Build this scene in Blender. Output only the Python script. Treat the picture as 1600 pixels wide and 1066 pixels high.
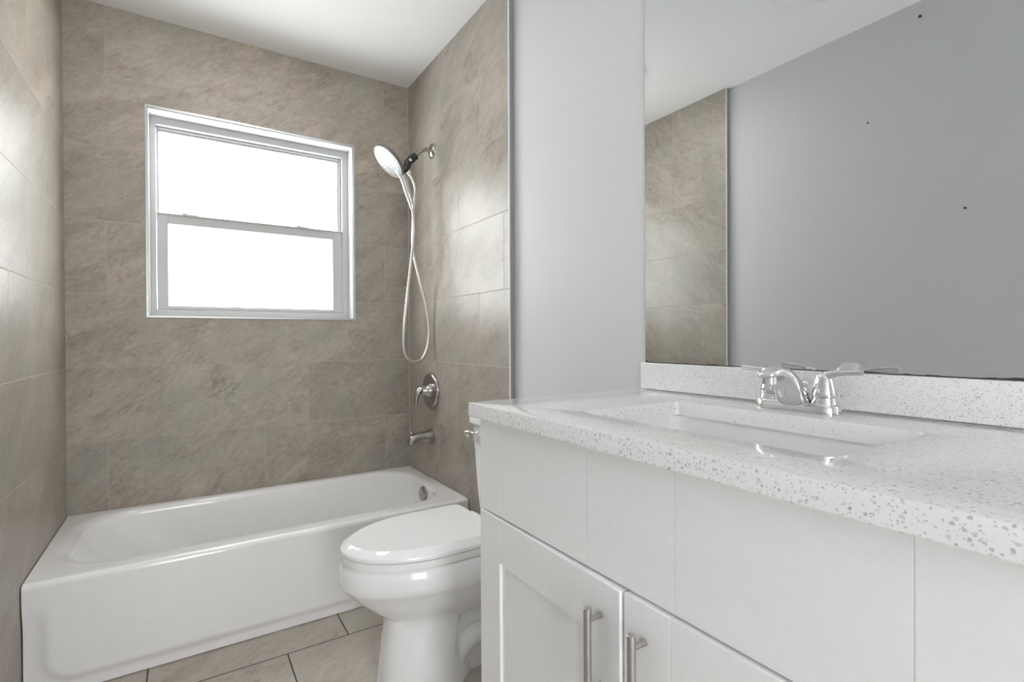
import bpy, bmesh, math, random
from mathutils import Vector, Matrix, Quaternion
PI = math.pi
for o in list(bpy.data.objects):
    bpy.data.objects.remove(o)
SC = bpy.context.scene
COL = SC.collection

# ------------------------------------------------------------------ camera
cd = bpy.data.cameras.new('camera')
cam = bpy.data.objects.new('camera', cd)
COL.objects.link(cam)
YAW, PITCH, ROLL, FPX = 0.57209, -0.00612, -0.00471, 793.85
fw = Vector((math.sin(YAW)*math.cos(PITCH), math.cos(YAW)*math.cos(PITCH), math.sin(PITCH)))
rt = Vector((math.cos(YAW), -math.sin(YAW), 0))
up = rt.cross(fw)
r2 = rt*math.cos(ROLL)+up*math.sin(ROLL)
u2 = -rt*math.sin(ROLL)+up*math.cos(ROLL)
cam.matrix_world = Matrix(((r2.x, u2.x, -fw.x, -1.06194), (r2.y, u2.y, -fw.y, -2.71573),
                           (r2.z, u2.z, -fw.z, 1.06964), (0, 0, 0, 1)))
cd.sensor_width = 36.0
cd.lens = 36.0*FPX/1600.0
cd.clip_start = 0.02
SC.camera = cam

# ------------------------------------------------------------------ view, world, lights
SC.view_settings.view_transform = 'Standard'
SC.view_settings.look = 'None'
SC.view_settings.exposure = 0.09
SC.view_settings.gamma = 1.0
SC.view_settings.use_curve_mapping = False
SC.cycles.use_denoising = True
SC.cycles.max_bounces = 14
SC.cycles.diffuse_bounces = 8
SC.cycles.glossy_bounces = 6
SC.cycles.transparent_max_bounces = 8
SC.cycles.sample_clamp_indirect = 8.0
SC.cycles.caustics_reflective = False

W = bpy.data.worlds.new('daylight')
SC.world = W
W.use_nodes = True
bgn = W.node_tree.nodes['Background']
bgn.inputs['Color'].default_value = (0.97, 0.985, 1.0, 1)
bgn.inputs['Strength'].default_value = 10.0

pl = bpy.data.lights.new('window_portal', 'AREA')
pl.shape = 'RECTANGLE'; pl.size = 0.88; pl.size_y = 0.90
pl.cycles.is_portal = True
po = bpy.data.objects.new('window_portal', pl)
po.location = (-0.75, 0.155, 1.63)
po.rotation_euler = (-PI/2, 0, 0)
COL.objects.link(po)

FILL_STRENGTH = 22.0

# ------------------------------------------------------------------ geometry of the room
H = 2.472            # ceiling
LX = -1.47           # face of the left tile
RX = 0.0             # face of the right tile
PT = 0.025           # thickness of tile over the painted wall
YR, YL = -1.0477, -0.9592   # where the tile ends on each side wall
YF = -4.20           # wall behind the photographer
TUBZ, TUBY = 0.353, -0.706
CZ = 0.9267          # top of the counter

# ------------------------------------------------------------------ helpers
def mb():
    return bmesh.new()

def add_box(bm, a, b, mi=0):
    x0, y0, z0 = [min(a[i], b[i]) for i in range(3)]
    x1, y1, z1 = [max(a[i], b[i]) for i in range(3)]
    v = [bm.verts.new(p) for p in ((x0,y0,z0),(x1,y0,z0),(x1,y1,z0),(x0,y1,z0),
                                   (x0,y0,z1),(x1,y0,z1),(x1,y1,z1),(x0,y1,z1))]
    for f in ((0,3,2,1),(4,5,6,7),(0,1,5,4),(1,2,6,5),(2,3,7,6),(3,0,4,7)):
        bm.faces.new([v[i] for i in f]).material_index = mi
    return v

def loft(bm, rings, cap0=True, cap1=True, mi=0, closed=True):
    R = [[bm.verts.new(p) for p in r] for r in rings]
    n = len(R[0])
    for a, b in zip(R[:-1], R[1:]):
        for i in range(n if closed else n-1):
            j = (i+1) % n
            bm.faces.new((a[i], a[j], b[j], b[i])).material_index = mi
    if cap0: bm.faces.new(list(reversed(R[0]))).material_index = mi
    if cap1: bm.faces.new(R[-1]).material_index = mi
    return R

def frame_of(axis):
    z = Vector(axis).normalized()
    x = Vector((0,0,1)).cross(z)
    if x.length < 1e-4: x = Vector((1,0,0))
    x.normalize()
    return x, z.cross(x), z

def add_lathe(bm, prof, origin, axis, n=40, cap0=True, cap1=True, mi=0):
    x, y, z = frame_of(axis)
    o = Vector(origin)
    rings = [[o+z*h+(x*math.cos(2*PI*i/n)+y*math.sin(2*PI*i/n))*max(r, 1e-5) for i in range(n)] for r, h in prof]
    return loft(bm, rings, cap0, cap1, mi)

def add_tube(bm, pts, r, n=16, flat=1.0, side=None, mi=0):
    """tube along pts; r scalar or list; flat scales the section along the second normal"""
    P = [Vector(p) for p in pts]
    rr = r if isinstance(r, (list, tuple)) else [r]*len(P)
    T = []
    for i in range(len(P)):
        a = P[max(0, i-1)]; b = P[min(len(P)-1, i+1)]
        T.append((b-a).normalized())
    nx = Vector(side) if side else (Vector((0,0,1)).cross(T[0]) if abs(T[0].z) < .95 else Vector((0,1,0)))
    rings = []
    for i, p in enumerate(P):
        nx = (nx - T[i]*nx.dot(T[i])).normalized()
        ny = T[i].cross(nx)
        rings.append([p+nx*math.cos(2*PI*k/n)*rr[i]+ny*math.sin(2*PI*k/n)*rr[i]*flat for k in range(n)])
    return loft(bm, rings, True, True, mi)

def smooth_path(pts, sub=6):
    """Catmull-Rom through the points"""
    P = [Vector(p) for p in pts]
    P = [2*P[0]-P[1]]+P+[2*P[-1]-P[-2]]
    out = []
    for i in range(1, len(P)-2):
        a, b, c, d = P[i-1:i+3]
        for k in range(sub):
            t = k/sub
            out.append(0.5*((2*b)+(c-a)*t+(2*a-5*b+4*c-d)*t*t+(3*b-a-3*c+d)*t**3))
    out.append(P[-2])
    return out

def lerp_list(vals, n):
    """stretch a short list of values linearly over n samples"""
    out = []
    for i in range(n):
        t = i/(n-1)*(len(vals)-1)
        k = min(int(t), len(vals)-2)
        out.append(vals[k]+(vals[k+1]-vals[k])*(t-k))
    return out

BASE = {}
def obj(name, bm, mats, parent=None, base=(0,0,0), smooth=None, bevel=0.0, segs=2):
    """one mesh object; its vertices are given in world space and stored relative to the base of its thing"""
    if parent is not None: base = BASE[parent.name]
    b = Vector(base)
    for v in bm.verts: v.co -= b
    bmesh.ops.recalc_face_normals(bm, faces=bm.faces[:])
    me = bpy.data.meshes.new(name)
    bm.to_mesh(me); bm.free()
    if not isinstance(mats, (list, tuple)): mats = [mats]
    for m in mats: me.materials.append(m)
    o = bpy.data.objects.new(name, me)
    COL.objects.link(o)
    if parent is not None:
        o.parent = parent
    else:
        o.location = b
    BASE[o.name] = tuple(b)
    if bevel:
        md = o.modifiers.new('bevel', 'BEVEL')
        md.width = bevel; md.segments = segs; md.limit_method = 'ANGLE'; md.angle_limit = math.radians(40)
    if smooth is not None or bevel:
        for p in me.polygons: p.use_smooth = True
        me.set_sharp_from_angle(angle=math.radians(smooth if smooth is not None else 30))
    return o

def subsurf(o, lv=2):
    md = o.modifiers.new('subdivision', 'SUBSURF'); md.levels = lv; md.render_levels = lv
    return o

def thing(name, label, cat, base=(0,0,0), group=None):
    o = bpy.data.objects.new(name, None)
    o.empty_display_size = 0.05
    COL.objects.link(o)
    o.location = base
    BASE[o.name] = tuple(base)
    return tag(o, label, cat, group)

def tag(o, label, cat, group=None):
    o['label'] = label; o['category'] = cat
    if group: o['group'] = group
    return o

def struct(o, label=None):
    o['kind'] = 'structure'
    if label: o['label'] = label
    return o

# ------------------------------------------------------------------ materials
def new_mat(name):
    m = bpy.data.materials.new(name)
    m.use_nodes = True
    nt = m.node_tree
    return m, nt, nt.nodes['Principled BSDF']

def node(nt, kind, **kw):
    n = nt.nodes.new(kind)
    for k, v in kw.items():
        if k in n.bl_rna.properties: setattr(n, k, v)
    return n

def math_n(nt, op, a, b=None, c=None):
    n = nt.nodes.new('ShaderNodeMath'); n.operation = op
    for i, v in enumerate((a, b, c)):
        if v is None: continue
        if isinstance(v, (int, float)): n.inputs[i].default_value = v
        else: nt.links.new(v, n.inputs[i])
    return n.outputs[0]

def mix_n(nt, fac, a, b, blend='MIX'):
    n = nt.nodes.new('ShaderNodeMix'); n.data_type = 'RGBA'; n.blend_type = blend
    if isinstance(fac, (int, float)): n.inputs[0].default_value = fac
    else: nt.links.new(fac, n.inputs[0])
    for v, i in ((a, 6), (b, 7)):
        if isinstance(v, tuple): n.inputs[i].default_value = (*v, 1)
        else: nt.links.new(v, n.inputs[i])
    return n.outputs[2]

def noise(nt, vec, scale, detail=4, rough=0.55, dist=0.0):
    n = nt.nodes.new('ShaderNodeTexNoise')
    n.inputs['Scale'].default_value = scale; n.inputs['Detail'].default_value = detail
    n.inputs['Roughness'].default_value = rough; n.inputs['Distortion'].default_value = dist
    nt.links.new(vec, n.inputs['Vector'])
    return n.outputs['Fac']

def ramp(nt, fac, stops):
    n = nt.nodes.new('ShaderNodeValToRGB')
    els = n.color_ramp.elements
    while len(els) < len(stops): els.new(0.5)
    for e, (p, c) in zip(els, stops):
        e.position = p; e.color = (c, c, c, 1) if isinstance(c, (int, float)) else (*c, 1)
    nt.links.new(fac, n.inputs[0])
    return n.outputs[0]

def bump(nt, bsdf, height, strength, dist=0.002):
    n = nt.nodes.new('ShaderNodeBump')
    n.inputs['Strength'].default_value = strength; n.inputs['Distance'].default_value = dist
    nt.links.new(height, n.inputs['Height'])
    nt.links.new(n.outputs[0], bsdf.inputs['Normal'])

def plain(name, col, rough=0.4, metal=0.0, coat=0.0, nz=0.0, spec=0.5, nscale=30):
    m, nt, b = new_mat(name)
    b.inputs['Roughness'].default_value = rough
    b.inputs['Metallic'].default_value = metal
    b.inputs['Coat Weight'].default_value = coat
    b.inputs['Coat Roughness'].default_value = 0.04
    b.inputs['Specular IOR Level'].default_value = spec
    g = nt.nodes.new('ShaderNodeNewGeometry')
    f = noise(nt, g.outputs['Position'], nscale, 3)
    lo = tuple(c*0.97 for c in col); hi = tuple(min(1, c*1.03) for c in col)
    nt.links.new(mix_n(nt, f, lo, hi), b.inputs['Base Color'])
    if nz: bump(nt, b, f, nz, 0.001)
    return m

def tile_mat(name, u_axis, v_axis, u0, v0, shift, dark, light, green, grout, rough=0.36, joint=0.0019, flip=1.0, spec=0.5):
    """running-bond stone tile 0.598 x 0.307 laid at its true joints"""
    L, HT = 0.598, 0.307
    m, nt, b = new_mat(name)
    b.inputs['Specular IOR Level'].default_value = spec
    g = nt.nodes.new('ShaderNodeNewGeometry')
    s = nt.nodes.new('ShaderNodeSeparateXYZ'); nt.links.new(g.outputs['Position'], s.inputs[0])
    u = s.outputs[u_axis]; v = s.outputs[v_axis]
    vv = math_n(nt, 'DIVIDE', math_n(nt, 'SUBTRACT', v, v0), HT)
    row = math_n(nt, 'FLOOR', vv); fv = math_n(nt, 'SUBTRACT', vv, row)
    sh = math_n(nt, 'MULTIPLY_ADD', row, shift, u0)
    uu = math_n(nt, 'DIVIDE', math_n(nt, 'SUBTRACT', u, sh), L)
    colm = math_n(nt, 'FLOOR', uu); fu = math_n(nt, 'SUBTRACT', uu, colm)
    du = math_n(nt, 'MULTIPLY', math_n(nt, 'MINIMUM', fu, math_n(nt, 'SUBTRACT', 1.0, fu)), L)
    dv = math_n(nt, 'MULTIPLY', math_n(nt, 'MINIMUM', fv, math_n(nt, 'SUBTRACT', 1.0, fv)), HT)
    d = math_n(nt, 'MINIMUM', du, dv)
    mr = nt.nodes.new('ShaderNodeMapRange'); mr.interpolation_type = 'SMOOTHSTEP'
    nt.links.new(d, mr.inputs[0])
    mr.inputs[1].default_value = joint*0.45; mr.inputs[2].default_value = joint
    face = mr.outputs[0]
    # one random number per tile
    cv = nt.nodes.new('ShaderNodeCombineXYZ'); nt.links.new(row, cv.inputs[0]); nt.links.new(colm, cv.inputs[1])
    wn = nt.nodes.new('ShaderNodeTexWhiteNoise'); wn.noise_dimensions = '3D'; nt.links.new(cv.outputs[0], wn.inputs[0])
    rnd = wn.outputs[0]
    # stone coordinates: each tile is cut from another place of the slab
    pv = nt.nodes.new('ShaderNodeCombineXYZ')
    nt.links.new(u, pv.inputs[0]); nt.links.new(v, pv.inputs[1]); nt.links.new(math_n(nt, 'MULTIPLY', rnd, 37.0), pv.inputs[2])
    mp = nt.nodes.new('ShaderNodeMapping'); mp.vector_type = 'TEXTURE'
    mp.inputs['Rotation'].default_value = (0, 0, math.radians(38*flip)); mp.inputs['Scale'].default_value = (2.4, 1, 1)
    nt.links.new(pv.outputs[0], mp.inputs[0])
    P = pv.outputs[0]; S = mp.outputs[0]
    big = noise(nt, P, 3.2, 4, 0.55)
    mid = noise(nt, S, 9, 6, 0.62, 0.6)
    fine = noise(nt, S, 70, 5, 0.7, 0.3)
    grain = noise(nt, P, 150, 4, 0.65)
    t = math_n(nt, 'ADD', math_n(nt, 'MULTIPLY', mid, 0.42), math_n(nt, 'ADD', math_n(nt, 'MULTIPLY', fine, 0.38), math_n(nt, 'MULTIPLY', grain, 0.20)))
    tone = ramp(nt, t, [(0.37, 0.0), (0.63, 1.0)])
    c1 = mix_n(nt, tone, dark, light)
    c2 = mix_n(nt, ramp(nt, big, [(0.42, 0.0), (0.62, 0.75)]), c1, mix_n(nt, tone, tuple(x*0.86 for x in green), tuple(x*1.12 for x in green)))
    # dark hair veins
    vein = noise(nt, S, 4.2, 4, 0.55, 0.5)
    va = math_n(nt, 'ABSOLUTE', math_n(nt, 'SUBTRACT', vein, 0.5))
    vm = ramp(nt, va, [(0.0, 1.0), (0.013, 0.0)])
    gate = ramp(nt, noise(nt, P, 6, 2), [(0.55, 0.0), (0.70, 0.45)])
    c3 = mix_n(nt, math_n(nt, 'MULTIPLY', vm, gate), c2, tuple(x*0.5 for x in dark))
    # small dark flecks lying along the cleft of the slate
    fleck = ramp(nt, noise(nt, S, 42, 4, 0.6, 0.8), [(0.60, 0.0), (0.70, 0.45)])
    fgate = ramp(nt, noise(nt, P, 7, 2), [(0.42, 0.15), (0.60, 1.0)])
    c3 = mix_n(nt, math_n(nt, 'MULTIPLY', fleck, fgate), c3, tuple(x*0.62 for x in dark))
    var = math_n(nt, 'MULTIPLY_ADD', rnd, 0.14, 0.96)
    vc = nt.nodes.new('ShaderNodeCombineColor')
    for i in range(3): nt.links.new(var, vc.inputs[i])
    c4 = mix_n(nt, 1.0, c3, vc.outputs[0], 'MULTIPLY')
    nt.links.new(mix_n(nt, face, grout, c4), b.inputs['Base Color'])
    rg = math_n(nt, 'MULTIPLY_ADD', fine, 0.20, rough-0.10)
    rmix = nt.nodes.new('ShaderNodeMix'); rmix.data_type = 'FLOAT'
    nt.links.new(face, rmix.inputs[0]); rmix.inputs[2].default_value = 0.8; nt.links.new(rg, rmix.inputs[3])
    nt.links.new(rmix.outputs[0], b.inputs['Roughness'])
    hgt = math_n(nt, 'ADD', math_n(nt, 'MULTIPLY', face, 0.9),
                 math_n(nt, 'ADD', math_n(nt, 'MULTIPLY', math_n(nt, 'SUBTRACT', t, math_n(nt, 'MULTIPLY', math_n(nt, 'MULTIPLY', vm, gate), 0.3)), 0.8), math_n(nt, 'MULTIPLY', grain, 0.10)))
    bump(nt, b, hgt, 0.55, 0.0022)
    return m

def quartz_mat():
    m, nt, b = new_mat('speckled white quartz')
    g = nt.nodes.new('ShaderNodeNewGeometry')
    pos = g.outputs['Position']
    base = mix_n(nt, noise(nt, pos, 45, 3), (0.84, 0.84, 0.835), (0.90, 0.90, 0.895))
    col = base
    for scale, thr, rad, tint, gs in ((160, 0.66, 0.36, (0.30, 0.28, 0.26), 14), (290, 0.58, 0.38, (0.38, 0.36, 0.34), 22), (110, 0.90, 0.28, (0.26, 0.25, 0.24), 9)):
        v = nt.nodes.new('ShaderNodeTexVoronoi'); v.inputs['Scale'].default_value = scale
        mpn = nt.nodes.new('ShaderNodeMapping'); mpn.inputs['Location'].default_value = (scale*0.01, 0.3, scale*0.02)
        # wobble the flakes so they are not round
        nz = nt.nodes.new('ShaderNodeTexNoise'); nz.inputs['Scale'].default_value = scale*1.3
        nt.links.new(pos, nz.inputs['Vector'])
        va = nt.nodes.new('ShaderNodeVectorMath'); va.operation = 'MULTIPLY_ADD'
        nt.links.new(nz.outputs['Color'], va.inputs[0]); va.inputs[1].default_value = (0.8/scale,)*3
        nt.links.new(pos, va.inputs[2])
        nt.links.new(va.outputs[0], mpn.inputs[0]); nt.links.new(mpn.outputs[0], v.inputs['Vector'])
        sp = nt.nodes.new('ShaderNodeSeparateColor'); nt.links.new(v.outputs['Color'], sp.inputs[0])
        clus = math_n(nt, 'MULTIPLY_ADD', math_n(nt, 'SUBTRACT', noise(nt, pos, gs, 2), 0.5), 0.9, sp.outputs[0])
        pick = math_n(nt, 'GREATER_THAN', clus, thr)
        near = ramp(nt, v.outputs['Distance'], [(rad*0.7, 1.0), (rad, 0.0)])
        amt = math_n(nt, 'MULTIPLY', math_n(nt, 'MULTIPLY', pick, near), math_n(nt, 'MULTIPLY_ADD', sp.outputs[1], 0.45, 0.24))
        col = mix_n(nt, amt, col, tint)
    nt.links.new(col, b.inputs['Base Color'])
    b.inputs['Roughness'].default_value = 0.16
    b.inputs['Coat Weight'].default_value = 0.25
    b.inputs['Coat Roughness'].default_value = 0.05
    return m

def mirror_mat():
    m, nt, b = new_mat('mirror silver')
    g = nt.nodes.new('ShaderNodeNewGeometry')
    s = nt.nodes.new('ShaderNodeSeparateXYZ'); nt.links.new(g.outputs['Position'], s.inputs[0])
    # silver eaten away along the lower edge and the lower left corner
    f = noise(nt, g.outputs['Position'], 22, 3)
    h = math_n(nt, 'SUBTRACT', s.outputs[2], 1.0015)
    edge = math_n(nt, 'MULTIPLY', math_n(nt, 'MAXIMUM', math_n(nt, 'SUBTRACT', f, 0.47), 0.0), 0.011)
    corner = math_n(nt, 'MULTIPLY', math_n(nt, 'MAXIMUM', math_n(nt, 'ADD', s.outputs[1], 1.735), 0.0), 0.6)
    lost = math_n(nt, 'GREATER_THAN', math_n(nt, 'ADD', edge, corner), h)
    nt.links.new(mix_n(nt, lost, (0.735, 0.75, 0.745), (0.05, 0.045, 0.04)), b.inputs['Base Color'])
    nt.links.new(math_n(nt, 'SUBTRACT', 1.0, lost), b.inputs['Metallic'])
    nt.links.new(math_n(nt, 'MULTIPLY', lost, 0.5), b.inputs['Roughness'])
    return m

def pane_mat():
    m = bpy.data.materials.new('clear window glass'); m.use_nodes = True
    nt = m.node_tree
    nt.nodes.clear()
    out = nt.nodes.new('ShaderNodeOutputMaterial')
    tr = nt.nodes.new('ShaderNodeBsdfTransparent'); tr.inputs[0].default_value = (0.97, 0.985, 0.98, 1)
    gl = nt.nodes.new('ShaderNodeBsdfGlossy'); gl.inputs['Roughness'].default_value = 0.02
    ge = nt.nodes.new('ShaderNodeNewGeometry')
    dt = nt.nodes.new('ShaderNodeVectorMath'); dt.operation = 'DOT_PRODUCT'
    nt.links.new(ge.outputs['Normal'], dt.inputs[0]); nt.links.new(ge.outputs['Incoming'], dt.inputs[1])
    q = math_n(nt, 'SUBTRACT', 1.0, math_n(nt, 'ABSOLUTE', dt.outputs['Value']))
    fr = math_n(nt, 'MULTIPLY_ADD', math_n(nt, 'POWER', q, 5.0), 0.5, 0.03)
    mx = nt.nodes.new('ShaderNodeMixShader')
    nt.links.new(fr, mx.inputs[0]); nt.links.new(tr.outputs[0], mx.inputs[1]); nt.links.new(gl.outputs[0], mx.inputs[2])
    nt.links.new(mx.outputs[0], out.inputs[0])
    return m

def spray_mat(centre, ax, ay):
    """white spray plate with rings of small dark nozzles"""
    m, nt, b = new_mat('spray plate with nozzles')
    g = nt.nodes.new('ShaderNodeNewGeometry')
    v = nt.nodes.new('ShaderNodeVectorMath'); v.operation = 'SUBTRACT'
    nt.links.new(g.outputs['Position'], v.inputs[0]); v.inputs[1].default_value = centre
    def dot(a):
        d = nt.nodes.new('ShaderNodeVectorMath'); d.operation = 'DOT_PRODUCT'
        nt.links.new(v.outputs[0], d.inputs[0]); d.inputs[1].default_value = a
        return d.outputs['Value']
    x, y = dot(ax), dot(ay)
    r = math_n(nt, 'SQRT', math_n(nt, 'ADD', math_n(nt, 'MULTIPLY', x, x), math_n(nt, 'MULTIPLY', y, y)))
    ang = math_n(nt, 'ARCTAN2', y, x)
    col = (0.42, 0.42, 0.42)
    for R, cnt, rad in ((0.076, 34, 0.0036), (0.066, 26, 0.0032), (0.047, 18, 0.0042), (0.034, 14, 0.0038), (0.021, 9, 0.0038), (0.009, 4, 0.0034)):
        step = 2*PI/cnt
        q = math_n(nt, 'DIVIDE', ang, step)
        fq = math_n(nt, 'SUBTRACT', q, math_n(nt, 'ROUND', q))
        t = math_n(nt, 'MULTIPLY', fq, step*R)
        dr = math_n(nt, 'SUBTRACT', r, R)
        dist = math_n(nt, 'SQRT', math_n(nt, 'ADD', math_n(nt, 'MULTIPLY', t, t), math_n(nt, 'MULTIPLY', dr, dr)))
        col = mix_n(nt, math_n(nt, 'LESS_THAN', dist, rad), col, (0.03, 0.03, 0.033))
    for R in (0.0565, 0.0415):
        col = mix_n(nt, math_n(nt, 'LESS_THAN', math_n(nt, 'ABSOLUTE', math_n(nt, 'SUBTRACT', r, R)), 0.0010), col, (0.35, 0.35, 0.36))
    nt.links.new(col, b.inputs['Base Color'])
    b.inputs['Roughness'].default_value = 0.25
    return m

DK, LT, GR = (0.245, 0.209, 0.178), (0.468, 0.412, 0.355), (0.362, 0.345, 0.296)
GT = (0.45, 0.415, 0.375)
M_BACK = tile_mat('stone tile of the window wall', 0, 2, -0.14, 0.341, 0.1993, DK, LT, GR, GT, 0.56, spec=0.32)
M_RIGHT = tile_mat('stone tile of the shower wall', 1, 2, -0.40, 0.341, -0.2035, DK, LT, GR, GT, 0.36, flip=-1)
M_LEFT = tile_mat('stone tile of the left wall', 1, 2, -0.590, 0.341, 0.1993, DK, LT, GR, GT, 0.36)
M_FLOOR = tile_mat('stone floor tile', 0, 1, -0.572, -0.855, 0.204, (0.34,0.297,0.252), (0.53,0.475,0.413), (0.45,0.425,0.37), (0.06,0.05,0.04), 0.42, 0.0030)
M_PAINT = plain('pale grey wall paint', (0.625, 0.625, 0.635), 0.55, nz=0.04, nscale=90, spec=0.3)
M_CEIL = plain('white ceiling paint', (0.87, 0.875, 0.875), 0.7, spec=0.2, nz=0.03, nscale=80)
M_TUB = plain('white tub enamel', (0.87, 0.87, 0.865), 0.14, coat=0.4)
M_CERAMIC = plain('white glazed ceramic', (0.87, 0.87, 0.87), 0.10, coat=0.5)
M_SEAT = plain('white seat plastic', (0.90, 0.91, 0.905), 0.06, coat=0.3)
M_CAB = plain('white cabinet paint', (0.88, 0.878, 0.87), 0.42, nz=0.05, nscale=60)
M_VINYL = plain('pale grey window vinyl', (0.49, 0.495, 0.495), 0.5, spec=0.35)
M_LINING = plain('white window lining', (0.66, 0.66, 0.66), 0.35)
M_ALU = plain('satin aluminium edge', (0.50, 0.51, 0.51), 0.38, 0.75)
M_TRIM = plain('white tile edge', (0.78, 0.77, 0.75), 0.35)
M_NICKEL = plain('brushed nickel', (0.46, 0.44, 0.42), 0.24, 1.0)
M_CHROME = plain('polished chrome', (0.80, 0.80, 0.80), 0.13, 1.0)
M_STEEL = plain('satin steel', (0.52, 0.50, 0.48), 0.32, 1.0)
M_BLACK = plain('black plastic', (0.018, 0.017, 0.016), 0.35)
M_DARKCHROME = plain('grey plastic rim', (0.16, 0.155, 0.15), 0.3, 0.4)
M_HOSE = plain('ribbed metal hose', (0.60, 0.585, 0.55), 0.30, 0.85, nscale=400)
M_DARK = plain('dark mark', (0.03, 0.03, 0.03), 0.7)
M_QUARTZ = quartz_mat()
M_MIRROR = mirror_mat()
M_PANE = pane_mat()
M_HOLLOW = plain('dark hollow', (0.05, 0.05, 0.05), 0.6)

# ------------------------------------------------------------------ room shell
bm = mb(); add_box(bm, (LX-PT-0.12, YF-0.12, -0.12), (PT+0.12, 0.18, 0.0))
struct(obj('floor', bm, M_FLOOR))
bm = mb(); add_box(bm, (LX-PT-0.12, YF-0.12, H), (PT+0.12, 0.18, H+0.12))
struct(obj('ceiling', bm, M_CEIL))

# window opening in the back wall
WX0, WX1, WZ0, WZ1 = -1.200, -0.301, 1.168, 2.091
bm = mb()
def ring(y):
    o = [bm.verts.new(p) for p in ((LX-PT-0.12, y, 0), (PT+0.12, y, 0), (PT+0.12, y, H), (LX-PT-0.12, y, H))]
    i = [bm.verts.new(p) for p in ((WX0, y, WZ0), (WX1, y, WZ0), (WX1, y, WZ1), (WX0, y, WZ1))]
    for k in range(4):
        bm.faces.new((o[k], o[(k+1) % 4], i[(k+1) % 4], i[k]))
    return o, i
oa, ia = ring(0.0); ob, ib = ring(0.17)
for k in range(4):
    bm.faces.new((oa[k], oa[(k+1) % 4], ob[(k+1) % 4], ob[k]))
    bm.faces.new((ia[k], ia[(k+1) % 4], ib[(k+1) % 4], ib[k]))
struct(obj('wall_back', bm, M_BACK))

def side_wall(name, face, paint, out, yt, mt):
    """tile over board up to yt, painted wall beyond it; one mesh"""
    bm = mb()
    prof = [(face, -0.0006), (face, yt), (paint, yt), (paint, YF), (out, YF), (out, -0.0006)]
    lo = [bm.verts.new((x, y, 0)) for x, y in prof]; hi = [bm.verts.new((x, y, H)) for x, y in prof]
    for k in range(6):
        f = bm.faces.new((lo[k], lo[(k+1) % 6], hi[(k+1) % 6], hi[k]))
        f.material_index = 0 if k == 0 else 1
    bm.faces.new(lo); bm.faces.new(hi)
    return struct(obj(name, bm, [mt, M_PAINT]))
side_wall('wall_right', RX, PT, PT+0.12, YR, M_RIGHT)
side_wall('wall_left', LX, LX-PT, LX-PT-0.12, YL, M_LEFT)
DX0, DX1, DZ = -1.33, -0.78, 2.05  # unseen opening, placed and sized for the fill daylight it lets in
bm = mb()
add_box(bm, (LX-PT-0.12, YF-0.12, 0), (DX0, YF, H)); add_box(bm, (DX1, YF-0.12, 0), (PT+0.12, YF, H)); add_box(bm, (DX0, YF-0.12, DZ), (DX1, YF, H))
struct(obj('wall_front', bm, M_PAINT))
# tile edge strips
M_EDGE_SHADE = plain('tile edge with painted shade', (0.30, 0.30, 0.31), 0.45, 0.2)  # shade on the side face of the tile, painted in as darker grey
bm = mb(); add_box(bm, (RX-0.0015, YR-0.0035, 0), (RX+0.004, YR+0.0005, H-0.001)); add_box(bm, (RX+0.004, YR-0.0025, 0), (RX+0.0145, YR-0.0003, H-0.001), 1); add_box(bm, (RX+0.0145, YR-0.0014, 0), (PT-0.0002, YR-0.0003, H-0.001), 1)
struct(obj('trim_1', bm, [M_TRIM, M_EDGE_SHADE], bevel=0.0006, segs=1))
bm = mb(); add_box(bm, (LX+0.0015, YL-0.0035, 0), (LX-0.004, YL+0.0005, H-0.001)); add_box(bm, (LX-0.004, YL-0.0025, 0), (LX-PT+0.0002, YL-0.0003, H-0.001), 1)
struct(obj('trim_2', bm, [M_TRIM, M_EDGE_SHADE], bevel=0.0006, segs=1))
M_CAULK = plain('pale caulk', (0.50, 0.48, 0.45), 0.6)
bm = mb(); add_box(bm, (RX-0.0032, -0.0032, TUBZ+0.001), (RX+0.001, 0.001, H-0.001))
struct(obj('trim_4', bm, M_CAULK))
# metal edge around the window opening
bm = mb()
def frame_boxes(bm, x0, x1, z0, z1, w, y0, y1):
    l, r, b_, t = w if isinstance(w, tuple) else (w,)*4
    add_box(bm, (x0, y0, z0), (x0+l, y1, z1)); add_box(bm, (x1-r, y0, z0), (x1, y1, z1))
    add_box(bm, (x0+l, y0, z1-t), (x1-r, y1, z1)); add_box(bm, (x0+l, y0, z0), (x1-r, y1, z0+b_))
frame_boxes(bm, WX0-0.001, WX1+0.001, WZ0-0.001, WZ1+0.001, 0.0075, -0.003, 0.006)
struct(obj('trim_3', bm, M_ALU))

# ------------------------------------------------------------------ window
FX0, FX1, FZ0, FZ1 = -1.1935, -0.3075, 1.1745, 2.0845
bm = mb(); frame_boxes(bm, FX0+0.004, FX1-0.004, FZ0+0.001, FZ1-0.004, (0.022, 0.030, 0.032, 0.034), 0.090, 0.165)
win = struct(obj('window_1', bm, M_VINYL, base=(-0.75, 0.12, FZ0), bevel=0.0015))
bm = mb(); frame_boxes(bm, FX0, FX1, FZ0, FZ1, (0.004, 0.004, 0.0015, 0.004), 0.0062, 0.165)
obj('reveal_lining', bm, M_LINING, win)
SX0, SX1 = -1.1660, -0.3430
bm = mb(); frame_boxes(bm, SX0, SX1, 1.622, 2.045, (0.009, 0.016, 0.024, 0.018), 0.128, 0.150)
frame_boxes(bm, SX0, SX1, 1.622, 2.045, (0.004, 0.008, 0.014, 0.008), 0.118, 0.129)
us = obj('upper_sash', bm, M_VINYL, win, bevel=0.001)
bm = mb(); add_box(bm, (SX0+0.006, 0.138, 1.632), (SX1-0.010, 0.142, 2.038))
obj('pane', bm, M_PANE, us)
bm = mb(); frame_boxes(bm, SX0+0.001, SX1-0.001, 1.2085, 1.645, (0.042, 0.048, 0.0165, 0.044), 0.096, 0.117)
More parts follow.
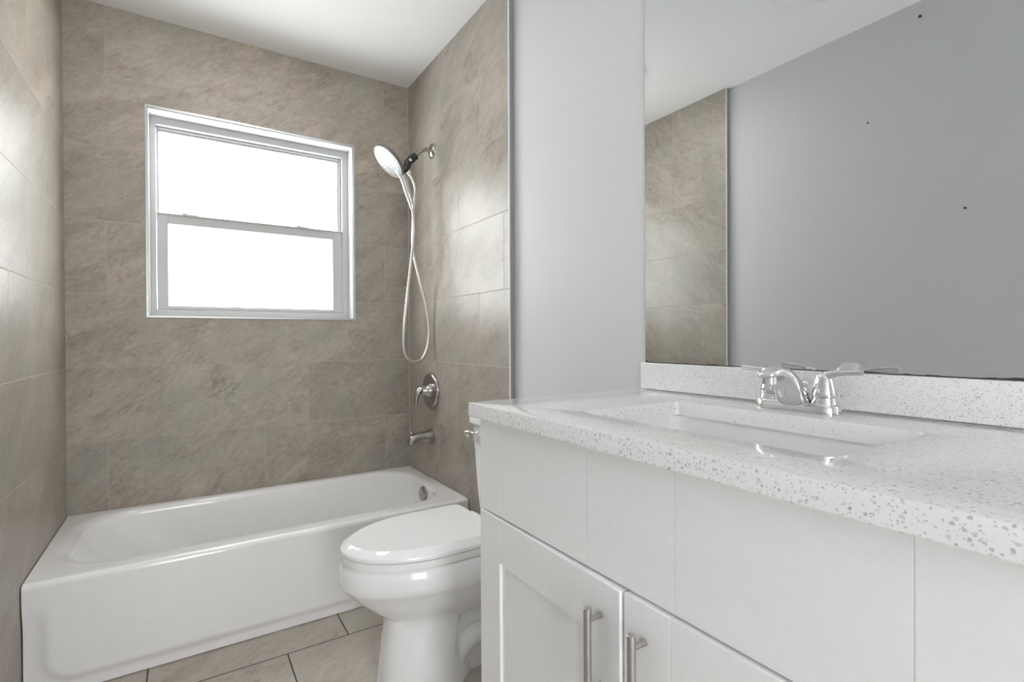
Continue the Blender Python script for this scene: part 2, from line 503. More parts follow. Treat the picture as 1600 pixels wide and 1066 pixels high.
add_box(bm, (SX0+0.001, 0.090, 1.6425), (SX1-0.001, 0.118, 1.6475))
ls = obj('lower_sash', bm, M_VINYL, win, bevel=0.0015)
bm = mb(); add_box(bm, (SX0+0.035, 0.104, 1.216), (SX1-0.040, 0.108, 1.610))
obj('pane', bm, M_PANE, ls)
for lx in (-1.035, -0.540):
    bm = mb()
    add_box(bm, (lx-0.030, 0.091, 1.6477), (lx+0.030, 0.110, 1.6525))
    add_box(bm, (lx-0.033, 0.089, 1.6477), (lx-0.012, 0.104, 1.6565))
    obj('tilt_latch', bm, M_LINING, ls, bevel=0.0015)

# ------------------------------------------------------------------ bathtub
tub = thing('bathtub', 'white alcove bathtub with smooth apron below the window', 'bathtub', (-0.735, -0.353, 0))
X0, X1, Y0, Y1 = LX+0.003, RX-0.003, TUBY, -0.003
NA = 192
def rrect(x0, x1, y0, y1, r, z, n=NA):
    """rounded rectangle sampled at equal turns of its own perimeter angle"""
    cx, cy = (x0+x1)/2, (y0+y1)/2
    hx, hy = (x1-x0)/2, (y1-y0)/2
    r = min(r, hx-1e-4, hy-1e-4)
    out = []
    q = n//4
    for k, (sx, sy, a0) in enumerate(((1, 1, 0), (-1, 1, PI/2), (-1, -1, PI), (1, -1, 1.5*PI))):
        ccx, ccy = cx+sx*(hx-r), cy+sy*(hy-r)
        na = q//2
        for i in range(na+1):
            a = a0+PI/2*i/na
            out.append(Vector((ccx+r*math.cos(a), ccy+r*math.sin(a), z)))
        # straight run to the next corner
        a = a0+PI/2
        nsx, nsy = ((-1, 1), (-1, -1), (1, -1), (1, 1))[k]
        e = Vector((cx+nsx*(hx-r)+r*math.cos(a), cy+nsy*(hy-r)+r*math.sin(a), z))
        st = out[-1].copy()
        for i in range(1, q-na):
            out.append(st.lerp(e, i/(q-na)))
    return out
bm = mb()
OX0, OX1, OY0, OY1 = -1.392, -0.064, -0.612, -0.048       # opening
rings = []
FR = 0.016
rings.append(rrect(X0, X1, Y0+FR, Y1, 0.001, TUBZ-0.05))
rings.append(rrect(X0, X1, Y0+FR, Y1, 0.001, TUBZ))
lip = 0.026
for i in range(7):
    a = PI/2*i/6
    k = lip*(1-math.sin(a)); dz = lip*(1-math.cos(a))
    rings.append(rrect(OX0-k*2.2, OX1+k, OY0-k, OY1+k, 0.185+k, TUBZ-dz))
zt, zb = TUBZ-lip, 0.065
il, ir, jf, jb = 0.40, 0.10, 0.105, 0.095
for i in range(1, 19):
    a = PI/2*i/18
    nn = 2/3.2
    uu = 1-math.cos(a)**nn if i < 18 else 1.0
    dd = math.sin(a)**nn
    rings.append(rrect(OX0+il*dd**1.7, OX1-ir*uu, OY0+jf*uu, OY1-jb*uu, 0.185-0.03*uu, zt-(zt-zb)*dd))
loft(bm, rings, False, True)
# front apron: rounded rim edge, a raised panel and a set-back foot
def sstep(a, b, x):
    t = max(0, min(1, (x-a)/(b-a))); return t*t*(3-2*t)
nx = 180
zr = [0.353-FR+FR*math.cos(PI/2*i/6) for i in range(7)]
yr = [Y0+FR-FR*math.sin(PI/2*i/6) for i in range(7)]
zs = [0.335-0.333*i/60 for i in range(61)]
rows = [[(X0+(X1-X0)*j/nx, y, z) for j in range(nx+1)] for y, z in zip(yr, zr)]
def apron_y(x, z):
    px0, px1, pz0, r = -1.418, -0.052, 0.048, 0.075
    cx = max(px0+r-x, x-(px1-r), 0); cz = max(pz0+r-z, 0)
    dist = math.hypot(cx, cz)-r if (cx > 0 and cz > 0) else max(px0-x, x-px1, pz0-z)
    # the step fades into the rim at the top
    fade = 1-sstep(0.20, 0.31, z)
    return Y0+0.013*sstep(-0.012, 0.022, dist)*fade
for z in zs:
    rows.append([(X0+(X1-X0)*j/nx, apron_y(X0+(X1-X0)*j/nx, z), z) for j in range(nx+1)])
loft(bm, rows, False, False, closed=False)
obj('tub_body', bm, M_TUB, tub, smooth=50)
bm = mb()
OC = Vector((-0.0705, -0.350, 0.2955)); OA = Vector((-1, 0, 0.10)).normalized()
add_lathe(bm, [(0.036, -0.004), (0.036, 0.004), (0.032, 0.008), (0.012, 0.010), (0.0, 0.010)], OC, OA, 40, True, False)
ovp = obj('overflow_plate', bm, M_NICKEL, tub, smooth=40)
ovp['label'] = 'round metal overflow plate'
bm = mb(); add_lathe(bm, [(0.006, 0.010), (0.006, 0.0125), (0.0, 0.0135)], OC, OA, 16, True, False)
obj('screw', bm, M_STEEL, ovp, smooth=40)
bm = mb(); add_lathe(bm, [(0.034, 0.0), (0.034, 0.003), (0.027, 0.005), (0.022, 0.003), (0.0, 0.006)], (-0.33, -0.315, 0.0655), (0,0,1), 32, True, False)
obj('drain', bm, M_CHROME, tub, smooth=40)['label'] = 'chrome tub drain'

# ------------------------------------------------------------------ tub spout
SY, SZ = -0.300, 0.566
sp = thing('tub_spout', 'brushed nickel tub spout on the tile wall under the shower valve', 'spout', (0, SY, SZ))
bm = mb()
st = [(-0.0012, 0.566, 0.036, 0.036), (-0.012, 0.566, 0.036, 0.036), (-0.030, 0.567, 0.032, 0.030), (-0.060, 0.569, 0.028, 0.025),
      (-0.085, 0.568, 0.026, 0.022), (-0.102, 0.563, 0.025, 0.023), (-0.114, 0.557, 0.024, 0.026), (-0.122, 0.553, 0.021, 0.026), (-0.126, 0.552, 0.012, 0.016)]
rings = []
for x, z, hw, hh in st:
    rings.append([(x, SY+hw*math.copysign(abs(math.cos(a))**0.8, math.cos(a)), z+hh*math.copysign(abs(math.sin(a))**0.8, math.sin(a))) for a in [2*PI*i/32 for i in range(32)]])
loft(bm, rings)
obj('spout_body', bm, M_NICKEL, sp, smooth=50)
bm = mb(); add_lathe(bm, [(0.0035, 0), (0.0035, 0.012), (0.008, 0.014), (0.009, 0.021), (0.006, 0.026), (0, 0.027)], (-0.110, SY, 0.576), (0,0,1), 20, True, False)
obj('diverter_knob', bm, M_NICKEL, sp, smooth=50)

# ------------------------------------------------------------------ shower valve
VY, VZ = -0.309, 0.803
va = thing('shower_valve', 'round brushed nickel shower valve with curved lever on the tile wall', 'shower valve', (0, VY, VZ))
bm = mb()
add_lathe(bm, [(0.091, -0.001), (0.092, 0.006), (0.088, 0.015), (0.080, 0.018), (0.072, 0.014), (0.060, 0.010), (0.036, 0.012), (0.0, 0.012)], (0, VY, VZ), (-1,0,0), 64, True, False)
obj('escutcheon', bm, M_NICKEL, va, smooth=60)
bm = mb()
add_lathe(bm, [(0.036, 0.011), (0.035, 0.022), (0.028, 0.034), (0.024, 0.040), (0.024, 0.056), (0.018, 0.063), (0.0, 0.065)], (0, VY, VZ), (-1,0,0), 40, True, False)
obj('hub', bm, M_NICKEL, va, smooth=50)
bm = mb()
pts = smooth_path([(-0.040, VY, VZ+0.014), (-0.062, VY, VZ+0.010), (-0.078, VY, VZ-0.008), (-0.086, VY, VZ-0.034), (-0.090, VY, VZ-0.066)], 6)
add_tube(bm, pts, lerp_list([0.019, 0.019, 0.017, 0.015, 0.012], len(pts)), 20, 0.75, side=(0,1,0))
obj('lever', bm, M_NICKEL, va, smooth=60)

# ------------------------------------------------------------------ shower arm and hand shower
HY = -0.330
arm = thing('shower', 'wall shower with round chrome spray head, black bracket and looping hose', 'shower', (0, HY, 2.017))
bm = mb(); add_lathe(bm, [(0.037, -0.001), (0.037, 0.003), (0.030, 0.011), (0.016, 0.016), (0.0, 0.016)], (0, HY, 2.017), (-1,0,0), 40, True, False)
obj('wall_flange', bm, M_NICKEL, arm, smooth=50)
bm = mb(); add_tube(bm, smooth_path([(-0.004, HY, 2.017), (-0.030, HY, 2.020), (-0.050, HY, 2.015), (-0.070, HY, 1.998), (-0.100, HY, 1.968)], 6), 0.0105, 20)
obj('arm_pipe', bm, M_NICKEL, arm, smooth=60)
BD = Vector((-0.72, 0, -0.69)).normalized()
bm = mb()
add_lathe(bm, [(0.014, 0.0), (0.0185, 0.002), (0.0185, 0.016), (0.016, 0.019), (0.019, 0.022), (0.021, 0.034), (0.016, 0.044), (0.0, 0.045)], Vector((-0.090, HY, 1.978)), BD, 24, True, False)
bk = obj('bracket', bm, M_BLACK, arm, smooth=40)
bk['label'] = 'black plastic bracket'
bm = mb()
add_tube(bm, smooth_path([(-0.118, HY, 1.950), (-0.132, HY, 1.930), (-0.138, HY, 1.908), (-0.152, HY, 1.888)], 4), lerp_list([0.020, 0.021, 0.018, 0.013], 13), 16, 0.9)
obj('cradle', bm, M_BLACK, bk, smooth=60)
bm = mb(); add_lathe(bm, [(0.008, 0), (0.008, 0.004), (0.0, 0.006)], (-0.126, HY-0.019, 1.944), (0,-1,0), 16, True, False)
obj('pin', bm, M_CHROME, bk, smooth=40)

HN = Vector((-0.707, 0.0, -0.707)).normalized()     # where the spray points
HC = Vector((-0.228, HY, 1.924))
bm = mb()
add_lathe(bm, [(0.020, -0.034), (0.045, -0.030), (0.072, -0.020), (0.087, -0.010), (0.0905, -0.003), (0.0905, 0.002), (0.087, 0.005), (0.084, 0.004)], HC, HN, 56, True, False)
hs = obj('hand_shower', bm, M_DARKCHROME, arm, smooth=50)
hs['label'] = 'round hand shower with a dark grey shell'
bm = mb()
add_lathe(bm, [(0.0875, 0.0035), (0.0865, 0.006), (0.081, 0.0065), (0.056, 0.0075), (0.0, 0.0085)], HC, HN, 56, True, False)
fx, fy, fz = frame_of(HN)
obj('spray_face', bm, spray_mat(tuple(HC), tuple(fx), tuple(fy)), hs, smooth=50)['label'] = 'pale spray face dotted with dark nozzles'
bm = mb()
pts = smooth_path([(-0.196, HY-0.004, 1.905), (-0.172, HY-0.008, 1.874), (-0.155, HY-0.010, 1.838), (-0.139, HY-0.012, 1.790), (-0.122, HY-0.014, 1.742)], 6)
add_tube(bm, pts, lerp_list([0.016, 0.0155, 0.015, 0.0155, 0.0145], len(pts)), 20)
obj('handle', bm, M_CHROME, hs, smooth=60)
bm = mb()
add_tube(bm, [(-0.122, HY-0.014, 1.741), (-0.1215, HY-0.014, 1.739), (-0.1155, HY-0.0145, 1.718), (-0.113, HY-0.0145, 1.708)], [0.0125, 0.0135, 0.0125, 0.010], 20)
obj('hose_collar', bm, M_CHROME, hs, smooth=40)
hp = [(-0.1145, -0.3445, 1.712), (-0.108, -0.346, 1.640), (-0.110, -0.346, 1.560), (-0.120, -0.345, 1.470), (-0.137, -0.344, 1.330), (-0.152, -0.342, 1.200), (-0.163, -0.340, 1.080),
      (-0.160, -0.338, 1.010), (-0.138, -0.336, 0.968), (-0.102, -0.334, 0.953), (-0.062, -0.330, 0.968), (-0.034, -0.326, 1.020), (-0.022, -0.322, 1.098), (-0.032, -0.320, 1.200),
      (-0.052, -0.318, 1.300), (-0.075, -0.317, 1.390), (-0.098, -0.316, 1.490), (-0.104, -0.316, 1.560), (-0.100, -0.316, 1.650), (-0.090, -0.317, 1.760), (-0.088, -0.318, 1.815), (-0.100, -0.322, 1.850), (-0.122, -0.327, 1.884), (-0.133, -0.330, 1.900)]
bm = mb(); add_tube(bm, smooth_path(hp, 8), 0.0068, 14)
obj('hose', bm, M_HOSE, arm, smooth=60)['label'] = 'pale flexible metal hose'
bm = mb(); add_tube(bm, [(-0.137, -0.330, 1.907), (-0.127, -0.328, 1.891), (-0.118, -0.326, 1.880)], [0.011, 0.011, 0.009], 16)
obj('hose_nut', bm, M_CHROME, arm, smooth=40)

# ------------------------------------------------------------------ toilet
TY = -1.210
to = thing('toilet', 'white elongated toilet with closed lid between the bathtub and the vanity', 'toilet', (-0.36, TY, 0))
def egg(tip, back, w, z, xw=0.44, n=64, e=3.0, ef=2.0):
    """outline seen from above: elliptical towards the tip, squarer at the back"""
    xc = tip+(back-tip)*xw*1.30 if False else tip+0.265*(back-tip)/0.46
    out = []
    for i in range(n):
        a = 2*PI*i/n
        c, s = math.cos(a), math.sin(a)
        if c >= 0:
            k = 2/ef
            out.append(Vector((xc-(xc-tip)*abs(c)**k, TY+w*math.copysign(abs(s)**k, s), z)))
        else:
            k = 2/e
            out.append(Vector((xc+(back-xc)*abs(c)**k, TY+w*math.copysign(abs(s)**k, s), z)))
    return out
bm = mb()
sec = [  # tip x, back x, half width, z, back squareness
    (-0.578, -0.085, 0.112, 0.000, 5, 3.0), (-0.577, -0.085, 0.112, 0.012, 5, 3.0), (-0.572, -0.085, 0.108, 0.060, 5, 2.8), (-0.564, -0.085, 0.105, 0.140, 5, 2.7),
    (-0.556, -0.085, 0.104, 0.200, 5, 2.6), (-0.554, -0.085, 0.108, 0.222, 5, 2.5), (-0.573, -0.085, 0.120, 0.240, 4, 2.3), (-0.607, -0.085, 0.140, 0.264, 4, 2.1),
    (-0.638, -0.085, 0.156, 0.292, 4, 2.0), (-0.661, -0.085, 0.163, 0.316, 4, 2.0), (-0.6785, -0.085, 0.174, 0.334, 4, 2.0), (-0.689, -0.085, 0.181, 0.346, 4, 2.0),
    (-0.690, -0.085, 0.1815, 0.362, 4, 2.0), (-0.690, -0.085, 0.182, 0.385, 4, 2.0), (-0.686, -0.085, 0.180, 0.402, 4, 2.0), (-0.676, -0.09, 0.172, 0.412, 4, 2.0), (-0.655, -0.10, 0.155, 0.4145, 4, 2.0)]
loft(bm, [egg(t, b_, w, z, e=e, ef=ef) for t, b_, w, z, e, ef in sec])
# set-back foot with the trapway behind the pedestal column
for v in bm.verts:
    p = v.co
    if p.z < 0.225 and p.x > -0.352:
        k = sstep(-0.352, -0.332, p.x)*(1-sstep(0.185, 0.225, p.z))
        dy = p.y-TY
        p.y = TY+dy*(1-0.50*k)
bowl = obj('bowl', bm, M_CERAMIC, to, smooth=35)
bm = mb()
for s in (-1, 1):
    pts = smooth_path([(-0.355, TY+s*0.052, 0.03), (-0.335, TY+s*0.064, 0.085), (-0.295, TY+s*0.070, 0.120), (-0.245, TY+s*0.068, 0.110), (-0.205, TY+s*0.060, 0.06), (-0.195, TY+s*0.055, 0.01)], 6)
    add_tube(bm, pts, 0.032, 16)
obj('trapway', bm, M_CERAMIC, to, smooth=60)
def slab(tip, back, w, prof, e=14.0, crown=0.0):
    """flat seat or lid: prof lists (inset, z) up the edge, then the top closes in rings"""
    bm = mb()
    rs = [egg(tip+k, back-k*0.4, w-k, z, n=128, e=e) for k, z in prof]
    k, z1 = prof[-1]
    o = rs[-1]
    cx = (tip+back)/2
    for fr_ in (0.9, 0.7, 0.45, 0.2):
        rs.append([Vector((cx+(p.x-cx)*fr_, TY+(p.y-TY)*fr_, z1+crown*(1-fr_*fr_))) for p in o])
    loft(bm, rs)
    return bm
obj('seat', slab(-0.683, -0.222, 0.1745, [(0.004, 0.4160), (0.001, 0.4175), (0.0, 0.4200), (0.0, 0.4345), (0.003, 0.4375)]), M_SEAT, to, smooth=40)
obj('lid', slab(-0.685, -0.222, 0.1775, [(0.003, 0.4405), (0.0, 0.4425), (0.0, 0.4490), (0.0015, 0.4530), (0.022, 0.4670), (0.026, 0.4685)], crown=0.0006), M_SEAT, to, smooth=16)
for s in (-1, 1):
    bm = mb(); add_lathe(bm, [(0.012, -0.022), (0.013, -0.02), (0.013, 0.02), (0.012, 0.022)], (-0.205, TY+s*0.075, 0.440), (0,1,0), 20)
    add_box(bm, (-0.217, TY+s*0.075-0.018, 0.4146), (-0.193, TY+s*0.075+0.018, 0.440))
    obj('hinge', bm, M_SEAT, to, bevel=0.002)
def tank_ring(x0, x1, hw, r, z, n=16):
    """front corners rounded generously, front gently bowed"""
    out = []
    for s, a0 in ((-1, -PI/2), (1, -PI)):
        pass
    pts = []
    cx = x0+r
    for i in range(n+1):
        a = -PI/2-PI/2*i/n
        pts.append(Vector((cx+r*math.cos(a), TY-hw+r+r*math.sin(a), z)))
    for i in range(n+1):
        a = PI-PI/2*i/n
        pts.append(Vector((cx+r*math.cos(a), TY+hw-r+r*math.sin(a), z)))
    pts.append(Vector((x1, TY+hw, z))); pts.append(Vector((x1, TY-hw, z)))
    return pts
bm = mb()
loft(bm, [tank_ring(-0.150, -0.012, 0.165, 0.052, 0.4155), tank_ring(-0.155, -0.012, 0.170, 0.052, 0.46), tank_ring(-0.165, -0.010, 0.177, 0.052, 0.60), tank_ring(-0.172, -0.008, 0.182, 0.052, 0.752)])
obj('tank', bm, M_CERAMIC, to, smooth=40)
bm = mb()
loft(bm, [tank_ring(-0.178, -0.006, 0.188, 0.054, 0.7535), tank_ring(-0.184, -0.006, 0.194, 0.056, 0.760), tank_ring(-0.184, -0.006, 0.194, 0.056, 0.785), tank_ring(-0.178, -0.008, 0.188, 0.052, 0.793), tank_ring(-0.160, -0.02, 0.17, 0.04, 0.795)])
obj('tank_lid', bm, M_CERAMIC, to, smooth=40)
bm = mb()
add_lathe(bm, [(0.013, -0.004), (0.013, 0.005), (0.009, 0.008), (0.009, 0.018), (0.0, 0.019)], (-0.168, TY+0.115, 0.718), (-1,0.25,0), 20, True, False)
add_tube(bm, [(-0.184, TY+0.118, 0.719), (-0.190, TY+0.135, 0.719), (-0.196, TY+0.150, 0.721), (-0.200, TY+0.158, 0.723)], [0.009, 0.014, 0.011, 0.004], 14, 0.6, side=(0,0,1))
obj('flush_lever', bm, M_CHROME, to, smooth=40)['label'] = 'chrome flush lever'

# ------------------------------------------------------------------ vanity cabinet
VX, VYA, VYB = -0.494, -1.7285, -2.6150
CTB = CZ-0.031
va_ = thing('vanity_cabinet', 'white shaker vanity cabinet with two doors under the quartz countertop', 'cabinet', ((VX+PT)/2, (VYA+VYB)/2, 0))
bm = mb()
add_box(bm, (VX, VYA, 0.10), (VX+0.018, VYB, CTB))            # face frame
add_box(bm, (VX, VYA, 0.0), (PT-0.002, VYA-0.018, CTB))        # sides
add_box(bm, (VX, VYB, 0.0), (PT-0.002, VYB+0.018, CTB))
add_box(bm, (VX+0.06, VYA-0.018, 0.0), (VX+0.075, VYB+0.018, 0.10))
add_box(bm, (VX+0.018, VYA-0.018, 0.10), (PT-0.002, VYB+0.018, 0.115))
obj('carcass', bm, M_CAB, va_)
def grooved(bm, xf, xb, ya, yb, z0, z1, grooves, g=0.0009, depth=0.0012):
    """a flat board whose stiles show as hairline joints"""
    ys = sorted(grooves, reverse=True)
    edges = [ya]+ys+[yb]
    for i in range(len(edges)-1):
        a = edges[i]-(g/2 if i else 0); b = edges[i+1]+(g/2 if i < len(edges)-2 else 0)
        add_box(bm, (xf, a, z0), (xb, b, z1))
    for y in ys:
        add_box(bm, (xf+depth, y+g/2, z0), (xb, y-g/2, z1))
bm = mb()
grooved(bm, -0.5115, VX-0.0002, VYA-0.001, VYB+0.001, 0.6965, CTB-0.001, [-1.812, -2.084, -2.262, -2.528])
obj('false_front', bm, M_CAB, va_)
def shaker(ya, yb, z0, z1, sw, rw, hinge, ajar):
    """door with stiles, rails and a set-back panel, one mesh"""
    bm = mb()
    xf, xb = -0.5125, VX-0.0002
    g = 0.0004
    add_box(bm, (xf, ya, z0), (xb, ya-sw, z1)); add_box(bm, (xf, yb, z0), (xb, yb+sw, z1))
    add_box(bm, (xf, ya-sw-g, z1-rw), (xb, yb+sw+g, z1)); add_box(bm, (xf, ya-sw-g, z0), (xb, yb+sw+g, z0+rw))
    add_box(bm, (xf+0.0065, ya-sw+0.002, z0+rw-0.002), (xf+0.013, yb+sw-0.002, z1-rw+0.002))
    for v in bm.verts: v.co.x -= abs(v.co.y-hinge)*ajar
    return bm
for ya, yb, hy, hinge, ajar in ((VYA-0.001, -2.1685, -2.1265, VYA-0.001, 0.021), (-2.1735, VYB+0.001, -2.2140, VYB+0.001, 0.012)):
    d = obj('door', shaker(ya, yb, 0.115, 0.6915, 0.0845, 0.0915, hinge, ajar), M_CAB, va_, bevel=0.0008, segs=1)
    bm = mb()
    add_lathe(bm, [(0.0052, 0), (0.0062, 0.001), (0.0062, 0.159), (0.0052, 0.160)], (-0.5395-abs(hy-hinge)*ajar, hy, 0.497), (0,0,1), 24)
    for z in (0.529, 0.638):
        add_lathe(bm, [(0.0045, 0.0), (0.0045, 0.0285)], (-0.5120-abs(hy-hinge)*ajar, hy, z), (-1,0,0), 16)
    obj('handle', bm, M_STEEL, d, smooth=35)['label'] = 'satin steel bar handle'

# ------------------------------------------------------------------ countertop, backsplash, sink
CX0, CX1, CY0, CY1 = -0.5337, PT-0.001, -2.655, -1.7125
HX0, HX1, HY0, HY1 = -0.420, -0.138, -2.417, -1.962
bm = mb()
NR = 96
def ring2(x0, x1, y0, y1, r, z): return rrect(x0, x1, y0, y1, r, z, NR)
e = 0.0022
rings = [ring2(HX0, HX1, HY0, HY1, 0.014, CTB), ring2(HX0, HX1, HY0, HY1, 0.014, CZ-e), ring2(HX0-e*0.3, HX1+e*0.3, HY0-e*0.3, HY1+e*0.3, 0.0145, CZ-e*0.3), ring2(HX0-e, HX1+e, HY0-e, HY1+e, 0.015, CZ),
         ring2(CX0+e, CX1-e, CY0+e, CY1-e, 0.002, CZ), ring2(CX0+e*0.3, CX1-e*0.3, CY0+e*0.3, CY1-e*0.3, 0.003, CZ-e*0.3), ring2(CX0, CX1, CY0, CY1, 0.004, CZ-e), ring2(CX0, CX1, CY0, CY1, 0.004, CTB+e), ring2(CX0+e, CX1-e, CY0+e, CY1-e, 0.003, CTB)]
R = loft(bm, rings, False, False)
for i in range(NR):
    j = (i+1) % NR
    bm.faces.new((R[-1][i], R[-1][j], R[0][j], R[0][i]))
tag(obj('countertop', bm, M_QUARTZ, base=(-0.25, -2.18, CTB), smooth=35), 'speckled white quartz countertop with sink cutout on the vanity cabinet', 'countertop')
bm = mb(); add_box(bm, (PT-0.0135, CY1-0.0005, CZ+0.0006), (PT-0.001, CY0, CZ+0.0725))
tag(obj('backsplash', bm, M_QUARTZ, base=(PT-0.007, -2.18, CZ), bevel=0.0015), 'low speckled quartz backsplash strip along the wall under the mirror', 'backsplash')

sk = thing('sink', 'white rectangular ceramic undermount sink set below the countertop cutout', 'sink', (-0.279, -2.19, CTB-0.15))
bm = mb()
zt_ = CTB-0.0008
g = 0.004
rings = [ring2(HX0-0.02, HX1+0.02, HY0-0.02, HY1+0.02, 0.03, zt_-0.012), ring2(HX0-0.02, HX1+0.02, HY0-0.02, HY1+0.02, 0.03, zt_), ring2(HX0-g, HX1+g, HY0-g, HY1+g, 0.03, zt_)]
for i in range(1, 15):
    a = PI/2*i/14
    nn = 2/4.0
    uu = 1-math.cos(a)**nn if i < 14 else 1.0
    dd = math.sin(a)**nn
    rings.append(ring2(HX0-g+0.06*uu, HX1+g-0.05*uu, HY0-g+0.08*uu, HY1+g-0.08*uu, 0.035, zt_-0.135*dd))
loft(bm, rings, False, True)
obj('basin', bm, M_CERAMIC, sk, smooth=50)
bm = mb(); add_lathe(bm, [(0.022, 0), (0.022, 0.003), (0.016, 0.004), (0.0, 0.006)], (-0.275, -2.19, zt_-0.1345), (0,0,1), 28, True, False)
obj('drain', bm, M_CHROME, sk, smooth=40)['label'] = 'chrome sink drain'

# ------------------------------------------------------------------ faucet
FXc, FYc = -0.058, -2.183
fa = thing('faucet', 'chrome centerset faucet with two lever handles behind the sink', 'faucet', (FXc, FYc, CZ))
bm = mb()
def stad(hl, hw, z, n=24, x=FXc):
    """rounded-end plate outline along y"""
    out = []
    for i in range(n+1):
        a = PI*i/n; out.append(Vector((x+hw*math.cos(a), FYc+(hl-hw)+hw*math.sin(a), z)))
    for i in range(n+1):
        a = PI+PI*i/n; out.append(Vector((x+hw*math.cos(a), FYc-(hl-hw)+hw*math.sin(a), z)))
    return out
loft(bm, [stad(0.079, 0.0275, CZ+0.0004), stad(0.079, 0.0275, CZ+0.004), stad(0.078, 0.0265, CZ+0.013), stad(0.075, 0.0235, CZ+0.0175), stad(0.066, 0.015, CZ+0.019)])
for s in (-1, 1):
    add_lathe(bm, [(0.0225, 0.012), (0.0225, 0.021), (0.0205, 0.026), (0.020, 0.029), (0.0, 0.0295)], (FXc, FYc+s*0.051, CZ), (0,0,1), 36, True, False)
obj('base_plate', bm, M_CHROME, fa, smooth=45)
bm = mb()
stn = [  # x, underside z, top z, half width
    (-0.030, 0.010, 0.014, 0.012), (-0.036, 0.006, 0.024, 0.021), (-0.048, 0.006, 0.036, 0.026), (-0.062, 0.006, 0.050, 0.028), (-0.078, 0.006, 0.064, 0.0275),
    (-0.090, 0.014, 0.073, 0.026), (-0.100, 0.030, 0.080, 0.0245), (-0.112, 0.050, 0.086, 0.0225), (-0.126, 0.062, 0.0895, 0.021), (-0.142, 0.066, 0.0895, 0.0195),
    (-0.156, 0.067, 0.085, 0.0175), (-0.166, 0.067, 0.078, 0.0145), (-0.171, 0.0685, 0.0725, 0.007)]
rings = []
for x, zb_, zt2, hw in stn:
    c = (zb_+zt2)/2; hh = (zt2-zb_)/2
    rr = []
    for i in range(40):
        a = 2*PI*i/40
        cs, sn = math.cos(a), math.sin(a)
        flare = 1.0+0.25*max(0, -sn)*(1 if zb_ < 0.012 else 0)
        rr.append((x, FYc+hw*flare*math.copysign(abs(cs)**0.75, cs), CZ+c+hh*math.copysign(abs(sn)**0.75, sn)))
    rings.append(rr)
loft(bm, rings)
obj('spout', bm, M_CHROME, fa, smooth=60)
bm = mb(); add_lathe(bm, [(0.0115, 0), (0.0125, 0.001), (0.0125, 0.016), (0.0, 0.016)], (-0.152, FYc, CZ+0.0545), (0,0,1), 28, True, False)
obj('aerator', bm, M_CHROME, fa, smooth=40)
bm = mb(); add_lathe(bm, [(0.003, 0), (0.003, 0.034), (0.0045, 0.036), (0.005, 0.041), (0.003, 0.044), (0.0, 0.0445)], (-0.0255, FYc, CZ+0.010), (0,0,1), 16, True, False)
obj('lift_rod', bm, M_CHROME, fa, smooth=45)
for s in (-1, 1):
    bm = mb()
    cy = FYc+s*0.051
    add_lathe(bm, [(0.0205, 0.0300), (0.0212, 0.033), (0.0205, 0.040), (0.0175, 0.052), (0.0145, 0.063), (0.012, 0.071), (0.007, 0.076), (0.0, 0.077)], (FXc, cy, CZ), (0,0,1), 36, True, False)
    pts = smooth_path([(FXc, cy-s*0.006, CZ+0.052), (FXc, cy+s*0.002, CZ+0.066), (FXc, cy+s*0.018, CZ+0.0745), (FXc, cy+s*0.038, CZ+0.077), (FXc, cy+s*0.063, CZ+0.0795)], 5)
    add_tube(bm, pts, lerp_list([0.012, 0.0120, 0.0075, 0.0062, 0.0068], len(pts)), 18, 0.9, side=(1,0,0))
    obj('lever_handle', bm, M_CHROME, fa, smooth=60)

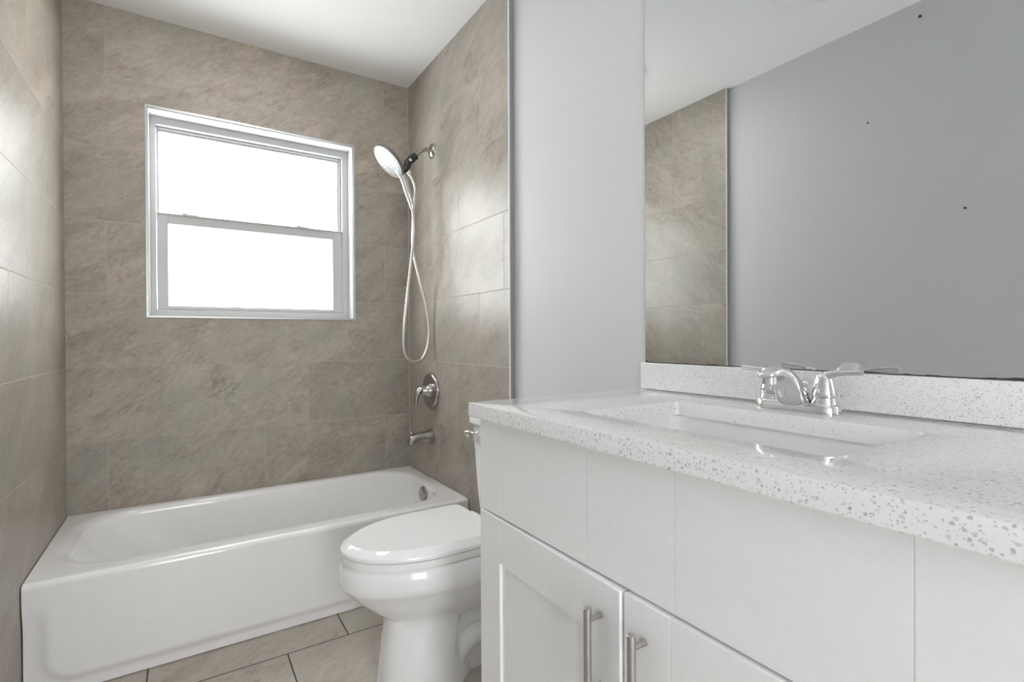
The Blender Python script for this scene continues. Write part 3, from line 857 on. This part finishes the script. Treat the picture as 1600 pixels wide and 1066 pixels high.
# ------------------------------------------------------------------ mirror
mi = thing('mirror', 'large frameless wall mirror above the vanity backsplash', 'mirror', (PT, -2.18, 1.0))
bm = mb(); add_box(bm, (PT-0.0052, -1.7245, 1.0005), (PT-0.0018, -2.64, 2.06))
obj('mirror_glass', bm, M_MIRROR, mi)
bm = mb(); add_box(bm, (PT-0.0017, -1.7235, 1.0003), (PT-0.0004, -2.641, 2.061))
obj('backing', bm, M_HOLLOW, mi)['label'] = 'dark backing edge'

# ------------------------------------------------------------------ ceiling pieces and marks on the left wall
bm = mb(); add_lathe(bm, [(0.150, 0.0), (0.150, 0.010), (0.138, 0.020), (0.06, 0.026), (0.0, 0.027)], (-1.00, -1.700, H), (0,0,-1), 56, True, False)
tag(obj('ceiling_fan_cover', bm, M_CEIL, base=(-1.0, -1.7, H), smooth=40), 'round white fan cover on the ceiling, its edge showing in the mirror', 'vent')
sl = thing('added_fill_light', 'added round fill light on the ceiling in front of the bathtub, out of view', 'fill light', (-0.84, -0.70, H))  # unseen light added to brighten the tub and the low tile
SLX, SLY = -0.84, -0.70
bm = mb(); add_lathe(bm, [(0.165, -0.0005), (0.165, 0.018), (0.158, 0.024), (0.150, 0.024), (0.150, 0.010), (0.0, 0.010)], (SLX, SLY, H), (0,0,-1), 56, True, False)
obj('added_fill_rim', bm, M_CEIL, sl, smooth=40)
md, ntd, bd = new_mat('fill light diffuser')
bd.inputs['Emission Color'].default_value = (1.0, 0.985, 0.96, 1)
bd.inputs['Emission Strength'].default_value = FILL_STRENGTH
bm = mb(); add_lathe(bm, [(0.1495, 0.0105), (0.1490, 0.026), (0.135, 0.034), (0.10, 0.039), (0.0, 0.042)], (SLX, SLY, H), (0,0,-1), 56, True, False)
obj('added_fill_diffuser', bm, md, sl, smooth=60)
for y, z, sz, lab in ((-1.851, 2.405, 1.0, 'black nail near the ceiling on the left wall, seen in the mirror'),
                  (-1.657, 2.031, 0.62, 'small dark nail nearest the tile edge on the left wall, seen in the mirror'),
                  (-1.997, 1.574, 0.7, 'small dark nail lowest on the left wall, seen in the mirror')):
    bm = mb(); add_lathe(bm, [(r_*sz, h_*sz) for r_, h_ in ((0.0035, -0.002), (0.0035, 0.004), (0.0060, 0.0045), (0.0060, 0.007), (0.0, 0.008))], (LX-PT, y, z), (1,0.3,0.2), 14, True, False)
    tag(obj('nail', bm, M_DARK, base=(LX-PT, y, z), smooth=40), lab, 'nail', 'nails in the left wall')
